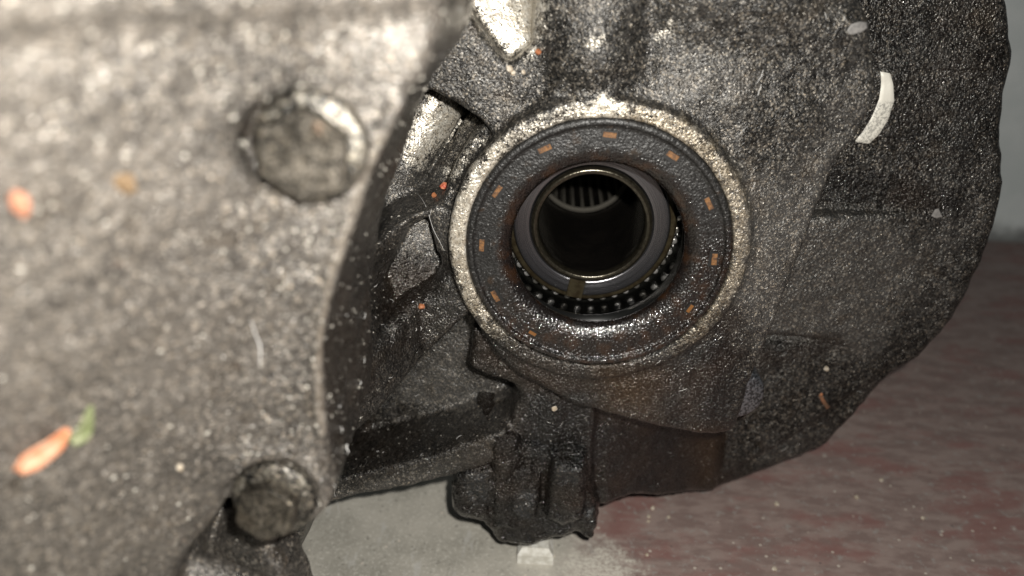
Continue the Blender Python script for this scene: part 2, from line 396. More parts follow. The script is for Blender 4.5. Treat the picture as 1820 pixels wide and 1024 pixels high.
amber = np.maximum(soft([(1075, 660), (1160, 670), (1150, 735), (1085, 725)], 80), soft([(1235, 775), (1278, 775), (1272, 858), (1240, 858)], 70))
tan = ring*np.interp(ang, [-180, -150, -118, -62, -30, 75, 90, 150, 180], [.3, .5, 0, 0, .9, .8, .1, .1, .3])
me = np_mesh('casting', V, Q, True, dict(pale=pale, oil=oil, dust=dust, amber=amber, tan=tan*np.clip(pale*1.6, 0, 1)))
casting = obj('casting', me, M_CAST, G)
BV = [(V, Q)]

# ---- bell housing: the big coarse plate behind, on the right
g = Grid((-30, 30, -121), (150, 78, 125), 1.0)
rim = P((1770, -260), (1795, -60), (1793, 0), (1808, 95), (1790, 170), (1786, 250), (1789, 330), (1764, 432), (1735, 500), (1702, 570), (1642, 640), (1590, 672), (1562, 700), (1528, 742), (1474, 800), (1400, 832), (1330, 858), (1272, 872), (1200, 887), (1125, 886), (1062, 905), (1000, 860), (1000, -300))
g.add(g.prism(XZ(rim, 52, 2), 52, 77, 3.5, 0, lambda x, z: 50+.0003*((x-40)**2+(z-10)**2)), 0)
g.add(g.prism(XZ(P((1200, 378), (1460, 376), (1560, 380), (1720, 388), (1690, 470), (1640, 560), (1590, 640), (1480, 606), (1380, 592), (1200, 590)), 48), 48, 60, 1.5, .15, lambda x, z: 43.5+.17*(x-62)-.05*(z+10)), 1.5)
g.add(g.prism(XZ(P((1150, 612), (1400, 608), (1520, 596), (1600, 640), (1540, 690), (1380, 795), (1280, 840), (1150, 850)), 50), 50, 60, 2, .2, lambda x, z: 47.0+.11*(x-55)), 2)
g.cut(g.cyl(0, 0, 30.0, -30, 261.5, .1), .2)
g.F += .35*g.noise(2.6, 11)+.35*g.noise(8, 12)+.3*g.noise(25, 13)
V, Q = g.mesh(); px, py = project(V)
dust = 2.0*soft([(1440, 384), (1540, 388), (1580, 470), (1530, 590), (1480, 596), (1380, 588)], 110)  # facet brightness painted in: this mask lightens the raised facet
oil_shade = np.maximum.reduce([soft([(1030, 700), (1285, 770), (1275, 860), (1200, 895), (1040, 920)], 60), .6*soft([(1440, 300), (1600, 310), (1720, 350), (1710, 380), (1560, 376), (1440, 372)], 34), .65*soft([(1340, 612), (1380, 596), (1490, 602), (1500, 612), (1400, 640), (1340, 660)], 26), .35*soft([(1580, -50), (1790, -50), (1770, 300), (1600, 330), (1560, 120)], 80)])  # oil low down; strips above and below the facet are painted shade
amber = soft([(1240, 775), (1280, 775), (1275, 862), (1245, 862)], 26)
me = np_mesh('bell_housing', V, Q, True, dict(pale=np.zeros(len(V)), oil=oil_shade, dust=dust, amber=amber))
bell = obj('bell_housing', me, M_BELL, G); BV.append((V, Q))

# ---- end cover close to the lens on the left
def cf(x, z):
    s = (x+50)*-.934+(z+2)*.356
    u = (s-11)/5.0
    sp = 5.0*np.where(u > 20, u, np.log1p(np.exp(np.minimum(u, 20))))
    return -68-1.15*sp
def XZf(poly, sm=0):
    pts = np.array([unproj_f(a, b, cf)[[0, 2]] for a, b in poly]); return spline(pts, sm) if sm else pts
g = Grid((-118, -128, -66), (-14, 30, 84), .75)
cov = P((800, -200), (784, -10), (778, 55), (756, 122), (710, 182), (680, 240), (650, 305), (620, 400), (590, 485), (574, 560), (566, 620), (568, 700), (573, 770), (574, 850), (566, 890), (500, 900), (412, 866), (380, 925), (318, 1004), (292, 1060), (220, 1300), (-400, 1300), (-400, -300))
cp = XZf(cov, 3)
g.add(g.prism(cp, -68, -30, 2.0, .02, cf), 0)
# raised edge bead along the rim
rimpts = [(778, 55), (756, 122), (710, 182), (680, 240), (650, 305), (620, 400), (590, 485), (574, 560), (566, 620), (568, 700), (573, 770)]
def cfy(a, b, dy=0.0):
    q = unproj_f(a, b, cf); return (q[0], q[1]+dy, q[2])
for k in range(2, len(rimpts)-1):
    (a, b), (c_, d_) = rimpts[k], rimpts[k+1]
    g.add(g.caps(cfy(a-5, b, .35), cfy(c_-5, d_, .35), 1.3), .6)
# ledge across the top
L = [unproj_f(a, b, cf) for a, b in ((80, 30), (400, 14), (800, 4))]
g.add(g.prism(XZf([(-400, -300), (-400, 60), (130, 34), (400, 16), (640, 12), (775, 0), (790, -200)]), -70, 0, 1.5, 0, lambda x, z: cf(x, z)-1.6), 3.5)
# bolt boss low on the edge
b2 = unproj_f(492, 868, cf); b1 = unproj_f(540, 268, cf)
g.add(g.cyl(b2[0], b2[2], 9.2, b2[1]-.5, -45, 1.5), 2.5)
# counterbore round the upper bolt
g.cut(g.cyl(b1[0]+.4, b1[2]+.3, 8.3, -140, b1[1]+.4, .5), .8)
g.cut(g.cyl(b2[0]-.6, b2[2]-.6, 7.9, -140, b2[1]+.9, .6), .8)
# arm below
g.add(g.prism(XZ(P((440, 880), (300, 1040), (250, 1160), (560, 1160), (506, 1030), (478, 984), (490, 930)), -60), -60, -46, 4, .0, lambda x, z: -62-.35*(x+62)), 2)
g.add(g.caps(U(330, 1010, -66), U(470, 1060, -66), 4), 3)
g.F += .30*g.noise(4, 21)+.40*g.noise(11, 22)+.13*g.noise(1.6, 23)
V, Q = g.mesh(); px, py = project(V)
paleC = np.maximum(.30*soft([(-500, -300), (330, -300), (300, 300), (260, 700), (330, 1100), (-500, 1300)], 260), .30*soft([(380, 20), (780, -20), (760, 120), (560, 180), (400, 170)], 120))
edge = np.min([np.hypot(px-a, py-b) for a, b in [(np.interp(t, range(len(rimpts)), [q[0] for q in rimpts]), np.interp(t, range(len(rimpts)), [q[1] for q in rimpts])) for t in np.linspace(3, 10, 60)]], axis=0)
paleC = np.maximum(paleC, .85*np.clip(1.5-edge/8, 0, 1))  # rim highlight painted pale along the bead
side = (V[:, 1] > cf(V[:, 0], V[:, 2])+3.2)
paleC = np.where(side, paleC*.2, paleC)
darkC = np.where(side, .55, 0.0); armm = soft([(412, 880), (500, 925), (560, 925), (560, 1100), (300, 1100), (310, 1010)], 16)  # side wall made darker than the front face
me = np_mesh('end_cover', V, Q, True, dict(pale=paleC, oil=np.clip(darkC*(1-armm)+.1*armm, 0, 1), dust=np.where(side, 0, .45*(1-armm))))
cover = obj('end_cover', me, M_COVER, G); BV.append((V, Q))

# ---- ray caster on the built castings (lays chips and fibres on the real surface)
_v = []; _f = []; _o = 0
for V, Q in BV:
    _v.append(V); _f.append(Q+_o); _o += len(V)
_v = np.concatenate(_v); _f = np.concatenate(_f)
TREE = BVHTree.FromPolygons([tuple(v) for v in _v.tolist()], _f.tolist())
def cast(px, py):
    d = Vector(ray(px, py)).normalized(); h = TREE.ray_cast(Vector(CAM), d)
    if h[0] is None:
        t = (Y_FLOOR-CAM[2])/ray(px, py)[2]; return CAM+ray(px, py)*t, np.array([0, 0, 1.0])
    nn = np.array(h[1]);
    if nn@np.array(d) > 0: nn = -nn
    return np.array(h[0]), nn

# ---- bolts
def frame(nrm, up=(0, 0, 1)):
    n = np.array(nrm, float); n /= np.linalg.norm(n); u = np.array(up, float); u = u-n*(u@n); u /= np.linalg.norm(u)
    r = np.cross(u, n); return r, u, n
def disc_stack(name, ctr, fr, rings, seg, rot=0.0, hexr=None, dome=0.0, jitter=0.0, smooth=True):
    r_, u_, n_ = fr; V = []; Fs = []
    for R, h in rings:
        for k in range(seg):
            a = 2*math.pi*k/seg+rot; q = R
            if hexr:
                b = (a-rot) % (math.pi/3)-math.pi/6; q = R*min(math.cos(math.pi/6)/math.cos(b), .975)
            j = random.uniform(-jitter, jitter)
            V.append(ctr+r_*(q+j)*math.cos(a)+u_*(q+j)*math.sin(a)+n_*h)
    for i in range(len(rings)-1):
        for k in range(seg):
            k2 = (k+1) % seg; Fs.append((i*seg+k, i*seg+k2, (i+1)*seg+k2, (i+1)*seg+k))
    V.append(ctr+n_*(rings[-1][1]+dome)); c = len(V)-1; b = (len(rings)-1)*seg
    for k in range(seg): Fs.append((b+k, b+(k+1) % seg, c))
    return py_mesh(name, V, Fs, smooth)
def bolt(ctr, nrm, R, rot, Rf, hh, label):
    fr = frame(nrm)
    o = obj('bolt', disc_stack('bolt', np.array(ctr), fr, [(R, 0), (R, hh*.3), (R, hh*.82), (R*.985, hh*.94), (R*.95, hh), (R*.6, hh), (R*.3, hh)], 72, rot, True, 0, 0, False), M_BOLT, G, label)
    obj('flange', disc_stack('flange', np.array(ctr)+fr[0]*.5+fr[1]*.5, fr, [(Rf, -1.0), (Rf, .6), (Rf*.98, 1.1), (Rf*.9, 1.5), (R*.7, 1.9)], 72, 0, None, 0, .04), M_FLANGE, o)
    return o
n1 = np.array([.10, -1, .03]); n2 = np.array([.05, -1, .05])
q1 = unproj_f(532, 284, cf); q2 = unproj_f(474, 896, cf)
bolt(q1+np.array([1.2, .9, 1.2]), n1, 6.7, math.radians(84), 8.0, 4.3, 'dirt crusted hexagon bolt head in the upper part of the end cover')
bolt(q2+np.array([1.2, .4, 1.0]), n2, 5.9, math.radians(78), 7.6, 4.8, 'dirt crusted hexagon bolt head on the lower edge of the end cover')
# greasy bolt heads round the foot
for (a, b, y, R, hh, nr) in ((845, 872, 16, 5.6, 9, (-.25, -.6, -.75)), (928, 890, 12, 5.2, 7, (.0, -.8, -.6)), (1010, 868, 12, 6.8, 9, (.15, -.75, -.62)), (1046, 905, 22, 4.6, 7, (.35, -.6, -.72))):
    pass

# ---- drain foot: lumps of oily grime with bolts buried in it
g = Grid((-50, -8, -119), (34, 50, -62), .55)
g.add(g.prism(XZ(P((806, 866), (804, 905), (818, 920), (860, 930), (876, 948), (884, 966), (940, 972), (1000, 956), (1052, 938), (1060, 915), (1056, 890), (1040, 800), (880, 790), (840, 832)), 10, 0), 10, 46, 2.0, .05), 0)
g.add(g.prism(XZ(P((812, 850), (808, 905), (824, 918), (866, 922), (872, 880), (872, 838), (838, 838)), 8, 0), 7.5, 40, 2.0, .15), 1.5)
g.add(g.prism(XZ(P((876, 780), (872, 900), (884, 950), (908, 950), (916, 800)), 5, 0), 7, 40, 2.5, .3), 2.5)
g.add(g.prism(XZ(P((918, 862), (906, 925), (925, 940), (948, 935), (956, 900), (955, 866)), 3, 0), 6.4, 40, 1.2, .3, lambda x, z: 6.4+.12*(z+90)), .8)
g.add(g.prism(XZ(P((984, 826), (972, 930), (1000, 944), (1034, 930), (1038, 880), (1034, 834)), 4, 0), 5.0, 40, 2.0, .25, lambda x, z: 5.2-.10*(z+90)), 1.0)
g.add(g.prism(XZ(P((1034, 892), (1034, 932), (1050, 938), (1060, 915), (1056, 892)), 14, 0), 9, 40, 1.4, .1), 1)
g.cut(g.caps(U(962, 830, 6), U(958, 950, 7), 1.0, 1.4), 1.5)
g.F += .40*g.noise(2.0, 31)+.45*g.noise(5, 32)+.22*g.noise(1.2, 33)
V, Q = g.mesh(); px, py = project(V)
dd = np.maximum.reduce([soft([(826, 838), (870, 835), (868, 895), (824, 890)], 20), soft([(922, 868), (954, 870), (944, 925), (910, 915)], 14), soft([(985, 825), (1030, 835), (1034, 862), (982, 858)], 18), soft([(1040, 892), (1058, 894), (1056, 925), (1036, 922)], 10)])
me = np_mesh('drain_foot', V, Q, True, dict(pale=np.zeros(len(V)), oil=np.clip(.8-.6*dd, 0, 1), dust=dd*.9))
foot = obj('drain_foot', me, M_DRAIN, G)

# stud end beside the plateau
c = unproj(1308, 700, 8)
_n = NT('wet_blue_grey_stud'); _g = _n.noise(1.3, 2, .6)
M_STUD = _n.fin(_n.mix(_n.ramp(_g, .4, .6), (.05, .053, .058), (.20, .21, .23)), .3, .8, _n.bump(_g, .35), coat=.5)
stud = obj('stud', disc_stack('stud', c, frame((0.02, -1, 0)), [(7.9, -40), (8.1, -1), (7.7, .2), (7.0, .6), (3, .6)], 64, 0, None, 0, .06), M_STUD, G, 'dark round stud end at the lower right of the plateau')

# ---- oil seal
n = NT('black_seal_rubber')
s3 = n.sep()
r_ = n.m('SQRT', n.m('ADD', n.m('MULTIPLY', s3[0], s3[0]), n.m('MULTIPLY', s3[2], s3[2])))
lowz = n.ramp(n.m('ADD', n.m('ADD', s3[2], n.m('MULTIPLY', s3[0], -.35)), n.m('MULTIPLY', n.m('SUBTRACT', n.noise(.12, 3), .5), 26)), 4.0, -14.0)
inn = n.ramp(n.m('ADD', r_, n.m('MULTIPLY', n.m('SUBTRACT', n.noise(.35, 3), .5), 3.5)), 26.2, 23.6)
oil = n.m('MAXIMUM', lowz, inn)
g1 = n.noise(2.2, 4, .7); g2 = n.noise(.35, 4, .6)
col = n.mix(n.ramp(g1, .35, .7), (.006, .0058, .0056), (.024, .0233, .0225))
col = n.mix(n.ramp(n.noise(2.2, 2, .6), .67, .74, 0, .7), col, (.30, .29, .28))
col = n.mix(n.m('MULTIPLY', n.ramp(g2, .58, .72), .6), col, (.03, .018, .010))
col = n.mix(n.m('MULTIPLY', oil, .95), col, n.mix(n.ramp(n.noise(.25, 3), .45, .7), (.005, .0035, .003), (.020, .009, .004)))
nb = n.bump(n.m('MULTIPLY', n.noise(1.7, 1.5, .55), n.m('MULTIPLY', n.m('ADD', .5, n.m('MULTIPLY', oil, .6)), n.ramp(r_, 22.4, 25.2, .35, 1.0))), .42); nb = n.bump(g2, .35, .8, nb)
n.fin(col, n.m('MAXIMUM', n.m('SUBTRACT', n.ramp(g1, .3, .7, .34, .50), n.m('MULTIPLY', oil, .16)), .12), 0, nb, spec=.4, coat=n.m('MULTIPLY', oil, .9), coat_rough=.06)
M_SEAL = n.mat
sp = bevel_prof([(32.95, 6), (32.9, .6), (32.2, .1), (31.3, .1), (30.9, .7), (30.4, .9), (26.0, .7), (24.6, .9), (23.2, 1.5), (22.2, 2.2), (21.6, 3.2), (21.7, 4.4), (22.6, 5.6), (25.5, 7.5), (29.6, 9.5), (29.8, 6)], .5)
seal = obj('oil_seal', lathe('oil_seal', sp, 200), M_SEAL, G, 'black rubber oil seal, wet with brown oil along its lower half')
n = NT('rusty_tab'); g1 = n.noise(1.0, 4, .75)
n.fin(n.mix(n.ramp(g1, .35, .65), (.20, .092, .028), (.05, .024, .012)), .6, .1, n.bump(g1, .15)); M_RUST = n.mat
n = NT('oiled_tab'); n.fin((.16, .07, .02), .35, .1); M_RUSTO = n.mat
M_BLACK = simple('black_recess_shade', (.006, .006, .006), .5)
def box_mesh(name, ctr, ax, half, bev=0.0):
    a = [np.array(v, float) for v in ax]; V = []; Fs = []
    lv = [(-1, 1.0)] if bev <= 0 else []
    hs = half
    levels = [(1.0, -1), (1.0, 1-2*bev/hs[2] if bev else 1)] + ([(1.0-bev/min(hs[0], hs[1]), 1)] if bev else [])
    for sc, hz in levels:
        for sx, sy in ((-1, -1), (1, -1), (1, 1), (-1, 1)):
            V.append(np.array(ctr)+a[0]*sx*(hs[0]*sc)+a[1]*sy*(hs[1]*sc)+a[2]*hz*hs[2])
    for i in range(len(levels)-1):
        for k in range(4): Fs.append((i*4+k, i*4+(k+1) % 4, i*4+4+(k+1) % 4, i*4+4+k))
    b = (len(levels)-1)*4; Fs.append((b, b+1, b+2, b+3)); Fs.append((3, 2, 1, 0))
    return py_mesh(name, V, Fs, False)
for i, (a, b) in enumerate(((1083, 248), (1190, 284), (1260, 362), (1270, 461), (1227, 549), (945, 594), (879, 527), (855, 436), (886, 342), (971, 270))):
    p = unproj(a, b, .8); th = math.atan2(p[2], p[0])
    er = np.array([math.cos(th), 0, math.sin(th)]); et = np.array([-math.sin(th), 0, math.cos(th)]); en = np.array([0, -1.0, 0])
    k = 1.0 if i not in (4, 5) else .72; w_ = random.uniform(-.08, .08)
    p = er*28.9+np.array([0, .8, 0])
    t = obj('metal_tab', box_mesh('metal_tab', p+er*random.uniform(-.15, .15), ((et*math.cos(w_)+er*math.sin(w_)), (er*math.cos(w_)-et*math.sin(w_)), en), (random.uniform(1.5, 1.8)*k, random.uniform(.6, .76)*k, .26), .1), M_RUST if i not in (4, 5) else M_RUSTO, seal)
    obj('tab_shade', box_mesh('tab_shade', p+np.array([0, .15, 0])-er*.25, (et, er, en), (2.0*k, 1.2*k, .3), .05), M_BLACK, t)  # black plate behind the tab paints the shade of its recess

# ---- bearing and sleeve inside the bore
n = NT('turned_steel'); s3 = n.sep()
r_ = n.m('SQRT', n.m('ADD', n.m('MULTIPLY', s3[0], s3[0]), n.m('MULTIPLY', s3[2], s3[2])))
cv = n.t.nodes.new('ShaderNodeCombineXYZ'); n.put(cv.inputs[0], r_)
gr = n.noise(5.0, 3, .7, co=cv.outputs[0])
n.fin(n.mix(n.ramp(gr, .3, .7), (.12, .118, .125), (.27, .265, .28)), .24, .95, n.bump(gr, .10)); M_TURN = n.mat
M_LIP = simple('oily_brown_steel', (.060, .053, .038), .24, .8, 1.2, (.03, .026, .018), .06, coat=.4)
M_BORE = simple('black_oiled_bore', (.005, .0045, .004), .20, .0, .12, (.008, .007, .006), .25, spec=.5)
M_CAGE = simple('brown_oiled_cage', (.055, .045, .026), .25, .5, .5, (.03, .022, .012), .04, coat=.5)
M_SPL = simple('oiled_spline_steel', (.45, .42, .36), .24, .85)
M_ROLL = simple('bright_roller_steel', (.8, .78, .75), .25, .9)
M_ROLLD = simple('dull_roller_steel', (.2, .19, .17), .3, .8)
M_OIL = simple('black_oil', (.004, .004, .0035), .05, .0, coat=1.0)
D = 8.2; K = 1.055
def pr(L): return [(r*K, y+D) for r, y in L]
brg = obj('bearing_race', lathe('bearing_race', bevel_prof(pr([(15.5, 14), (15.5, 10.2), (15.9, 9.7), (19.6, 9.7), (20.0, 10.3), (20.1, 14)]), .3), 200), M_TURN, G, 'grey turned steel ring with fine grooves round the bore')
obj('cage', lathe('cage', bevel_prof(pr([(20.12, 10.8), (21.2, 11.0), (21.8, 11.8), (22.1, 13.0), (22.0, 13.6), (20.6, 14.2), (20.4, 16)]), .3), 160), M_CAGE, brg)
obj('outer_race', lathe('outer_race', bevel_prof(pr([(28.2, -.2), (23.8, .3), (23.3, .7), (21.7, 1.7), (21.8, 2.2), (23.2, 6), (24.4, 15.6), (23.4, 16.4), (21, 16.6), (20.5, 26)]), .4), 160), M_OIL, brg)
rm = None
rms = []
for k in range(44):
    a = 2*math.pi*(k+.3)/44
    er = np.array([math.cos(a), 0, math.sin(a)])
    if rm is None:
        V = []; Fs = []
        for i, (rr, h) in enumerate(((.5, -.7), (.85, -.6), (.98, -.3), (.98, 1.6))):
            for q in range(12):
                b = 2*math.pi*q/12; V.append((rr*math.cos(b), h, rr*math.sin(b)))
        for i in range(3):
            for q in range(12): Fs.append((i*12+q, i*12+(q+1) % 12, i*12+12+(q+1) % 12, i*12+12+q))
        Fs.append(tuple(range(11, -1, -1))); rm = py_mesh('roller', V, Fs)
    o = obj('roller', rm.copy() if k < 3 else rms[k % 3], (M_ROLL, M_ROLLD, M_ROLL)[k % 3] if k < 3 else None, brg); rms.append(o.data); o.location = Vector((er*22.5*K+np.array([0, 14.4+D, 0]))*MM)
# oiled slot across the ring
pk = unproj(1030, 508, 10+D); th = math.atan2(pk[2], pk[0]); er = np.array([math.cos(th), 0, math.sin(th)]); et = np.array([-math.sin(th), 0, math.cos(th)])
obj('slot', box_mesh('slot', er*18.0*K+np.array([0, 10.1+D, 0]), (et, er, np.array([0, -1.0, 0])), (2.3, 2.9, .75), .15), M_CAGE, brg)
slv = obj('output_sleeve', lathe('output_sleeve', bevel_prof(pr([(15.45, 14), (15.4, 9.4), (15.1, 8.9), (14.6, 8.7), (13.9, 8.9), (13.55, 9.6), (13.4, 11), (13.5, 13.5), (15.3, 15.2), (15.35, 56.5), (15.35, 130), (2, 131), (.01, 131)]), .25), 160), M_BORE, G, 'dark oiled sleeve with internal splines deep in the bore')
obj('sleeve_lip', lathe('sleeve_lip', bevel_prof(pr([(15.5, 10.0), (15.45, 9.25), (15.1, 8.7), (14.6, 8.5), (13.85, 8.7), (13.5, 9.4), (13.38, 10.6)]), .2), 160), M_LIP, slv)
YS = 75.0
obj('spline_rim', lathe('spline_rim', bevel_prof([(15.86, YS-1.5), (15.5, YS-.3), (15.1, YS), (14.8, YS+.9)], .2), 160), M_SPL, slv)
sm = None
for k in range(28):
    a = 2*math.pi*k/28
    if sm is None: sm = box_mesh('spline', (0, 0, 0), ((1, 0, 0), (0, 1, 0), (0, 0, 1)), (.6, 18, 1.0), .3)
    o = obj('spline', sm, M_SPL, slv)
    o.location = Vector((15.3*math.cos(a)*MM, (YS+18.6)*MM, 15.3*math.sin(a)*MM)); o.rotation_euler = (0, -a-math.pi/2, 0)

brg.location.x = slv.location.x = -.9*MM
# ---- patches laid on the castings
def patch(name, poly, mat, parent, th=.25, sub=5, **kw):
    poly = np.array(poly, float); x0, y0 = poly.min(0); x1, y1 = poly.max(0)
    c = poly.mean(0); V = []; N = len(poly); Fs = []
    rings = [1.0, .97, .75, .5, .25]
    for j, s in enumerate(rings):
        for p in poly:
            q = c+(p-c)*s; h, nn = cast(*q); V.append(h+nn*(-.35 if j == 0 else th))
    h, nn = cast(*c); V.append(h+nn*th)
    for j in range(len(rings)-1):
        for k in range(N): Fs.append((j*N+k, j*N+(k+1) % N, (j+1)*N+(k+1) % N, (j+1)*N+k))
    for k in range(N): Fs.append(((len(rings)-1)*N+k, (len(rings)-1)*N+(k+1) % N, len(V)-1))
    return obj(name, py_mesh(name, V, Fs), mat, parent, **kw)
def strip(name, A_, B_, mat, parent, th=.3, n=24, **kw):  # band between two pixel polylines, laid on the surface
    def res(L):
        L = np.array(L, float); d = np.r_[0, np.cumsum(np.hypot(*np.diff(L, axis=0).T))]; t = np.linspace(0, d[-1], n)
        return np.c_[np.interp(t, d, L[:, 0]), np.interp(t, d, L[:, 1])]
    a, b = res(A_), res(B_); V = []; Fs = []; W = 6
    for i in range(n):
        for k in range(W+1):
            h, nn = cast(*(a[i]+(b[i]-a[i])*k/W)); V.append(h+nn*(-.3 if k in (0, W) or i in (0, n-1) else th))
    for i in range(n-1):
        for k in range(W): Fs.append((i*(W+1)+k, i*(W+1)+k+1, (i+1)*(W+1)+k+1, (i+1)*(W+1)+k))
    return obj(name, py_mesh(name, V, Fs), mat, parent, **kw)
n = NT('bare_pale_metal'); g1 = n.noise(1.3, 3, .7); gz = n.sep()
low = n.ramp(n.m('ADD', gz[2], n.m('MULTIPLY', n.noise(.5, 2), 2.5)), 29.5, 27.5)
n.fin(n.mix(n.m('MULTIPLY', low, n.ramp(g1, .45, .58)), (.66, .64, .57), (.33, .32, .29)), .5, .1, n.bump(g1, .06)); M_BARE = n.mat
M_SMUDGE = simple('dull_grey_smudge', (.22, .21, .20), .6, 0, 1.5, (.15, .145, .14), .05)
strip('bare_patch', [(1563, 124), (1564, 150), (1560, 175), (1548, 205), (1532, 232), (1514, 254)], [(1583, 127), (1590, 150), (1592, 180), (1582, 212), (1565, 240), (1545, 258)], M_BARE, G, .3, 26, label='pale crescent of bare metal beside the dark plateau edge')
patch('smudge', [(1505, 54), (1512, 43), (1528, 38), (1542, 39), (1543, 50), (1532, 57), (1516, 62), (1507, 61)], M_SMUDGE, G, .12)
patch('smudge', [(1655, 384), (1662, 372), (1668, 370), (1672, 380), (1676, 386), (1664, 388)], M_SMUDGE, G, .12)

# ---- loose debris
def fibre(pts, r, mat, label, lift=.35, n=14, group='fine fibres stuck to the gearbox'):
    L = np.array(pts, float); d = np.r_[0, np.cumsum(np.hypot(*np.diff(L, axis=0).T))]; t = np.linspace(0, d[-1], n)
    P3 = []
    for q, (a, b) in enumerate(zip(np.interp(t, d, L[:, 0]), np.interp(t, d, L[:, 1]))):
        h, nn = cast(a, b); P3.append(h+nn*lift*(1+.5*math.sin(q*.9)))
    P3 = np.array(P3); P3[1:-1] = (P3[:-2]+2*P3[1:-1]+P3[2:])/4
    V = []; Fs = []
    for i, p in enumerate(P3):
        tn = P3[min(i+1, n-1)]-P3[max(i-1, 0)]; rr, uu, nn = frame(tn, (0.3, -1, .2))
        s = r*(1-.6*abs(2*i/(n-1)-1)**3)
        for k in range(4): V.append(p+rr*s*math.cos(k*math.pi/2)+uu*s*math.sin(k*math.pi/2))
    for i in range(n-1):
        for k in range(4): Fs.append((i*4+k, i*4+(k+1) % 4, i*4+4+(k+1) % 4, i*4+4+k))
    return obj('fibre', py_mesh('fibre', V, Fs), mat, None, label, 'fibre', group)
M_FIB = simple('white_fibre', (.75, .74, .72), .6)
for pts, r, lab in (
    ([(742, 345), (755, 362), (764, 385), (775, 412), (790, 445)], .05, 'white cobweb thread left of the pale collar ring'),
    ([(768, 372), (762, 392), (756, 410)], .04, 'short white thread crossing the cobweb left of the collar'),
    ([(1342, 150), (1350, 140), (1356, 124)], .07, 'short white hair on the plateau under the dark ridge'),
    ([(1345, 170), (1352, 150)], .08, 'slanting white scratch-like hair right of the collar on the plateau'),
    ([(1052, 292), (1066, 280), (1074, 262), (1074, 250)], .05, 'curved pale hair on the seal above the bore'),
    ([(590, 860), (598, 888), (604, 916)], .11, 'bright thread hanging at the corner of shelf and end cover'),
    ([(612, 790), (616, 808)], .10, 'short bright thread on the end cover wall above the shelf'),
    ([(445, 568), (452, 590), (462, 612), (462, 650)], .09, 'wavy pale hair on the end cover below the upper bolt'),
    ([(1130, 300), (1160, 290), (1185, 280)], .05, 'faint straight hair on the seal near the upper right tab')):
    fibre(pts, r, M_FIB, lab)
M_DUST = simple('dull_dust', (.34, .32, .28), .7)
M_GRIT = simple('pale_grit', (.55, .50, .42), .7, 0, 1.0, (.35, .28, .2), .1)
M_RGRIT = simple('red_grit', (.38, .05, .03), .6, 0, 1.0, (.5, .2, .1), .1)
M_OGRIT = simple('orange_grit', (.34, .14, .06), .6, 0, 1.0, (.3, .1, .04), .1)
def chunk(px, py, r, mat, label, name='grit', cat='grit', group=None, seed=0, sink=.3, sq=(1, 1, 1)):
    rg = np.random.default_rng(seed+int(px)); h, nn = cast(px, py)
    V = []; Fs = []; nu, nv = 8, 5; c = h+nn*r*(1-sink)*min(sq)
    for j in range(nv+1):
        for i in range(nu):
            th = math.pi*j/nv; ph = 2*math.pi*i/nu; rr = r*rg.uniform(.75, 1.15)
            V.append(c+np.array([math.sin(th)*math.cos(ph)*sq[0], math.cos(th)*sq[1], math.sin(th)*math.sin(ph)*sq[2]])*rr)
    for j in range(nv):
        for i in range(nu): Fs.append((j*nu+i, j*nu+(i+1) % nu, (j+1)*nu+(i+1) % nu, (j+1)*nu+i))
    return obj(name, py_mesh(name, V, Fs, False), mat, None, label, cat, group)
chunk(790, 335, 1.1, M_RGRIT, 'red paint flake in the grime left of the collar', 'paint_flake', 'paint flake')
chunk(773, 350, .7, M_OGRIT, 'tiny orange flake beside the red paint flake', 'paint_flake', 'paint flake')
chunk(985, 724, .9, M_GRIT, 'pale pinkish grit grain on the black column under the seal')
chunk(1467, 653, 1.0, M_GRIT, 'pale yellowish grit grain on the bell housing at lower right')
chunk(958, 92, .7, M_OGRIT, 'orange grit grain at the corner of the top pocket')
chunk(906, 122, .9, M_GRIT, 'largest pale grit grain at the tip of the top pocket')
chunk(912, 130, .7, M_GRIT, 'smaller grit grain just below the one at the tip of the top pocket')
chunk(930, 128, .6, M_GRIT, 'small white grit grain right of the tip of the top pocket')
chunk(750, 544, .9, M_OGRIT, 'orange brown grit grain in the dark hollow left of the collar')
chunk(35, 360, 1.7, simple('dusty_orange_rust', (.30, .13, .075), .7), 'blurred orange rust lump at the far left of the end cover', 'rust_lump', 'rust lump', sq=(.7, .5, 1))
chunk(218, 322, 1.6, simple('brown_crust', (.13, .085, .045), .7), 'blurred brown crust spot left of the upper bolt', 'rust_lump', 'rust lump', sq=(1, .5, .9))
chunk(318, 828, .55, M_GRIT, 'bright white grain on the end cover left of the lower bolt')
chunk(1459, 700, .5, M_OGRIT, 'upper end of the orange smear of grit on the bell housing')
strip('rust_smear', [(1452, 700), (1460, 716), (1470, 731)], [(1459, 697), (1468, 712), (1478, 726)], simple('brown_rust', (.20, .09, .045), .7, 0, 1.0, (.08, .05, .03), .1), G, .12, 10)
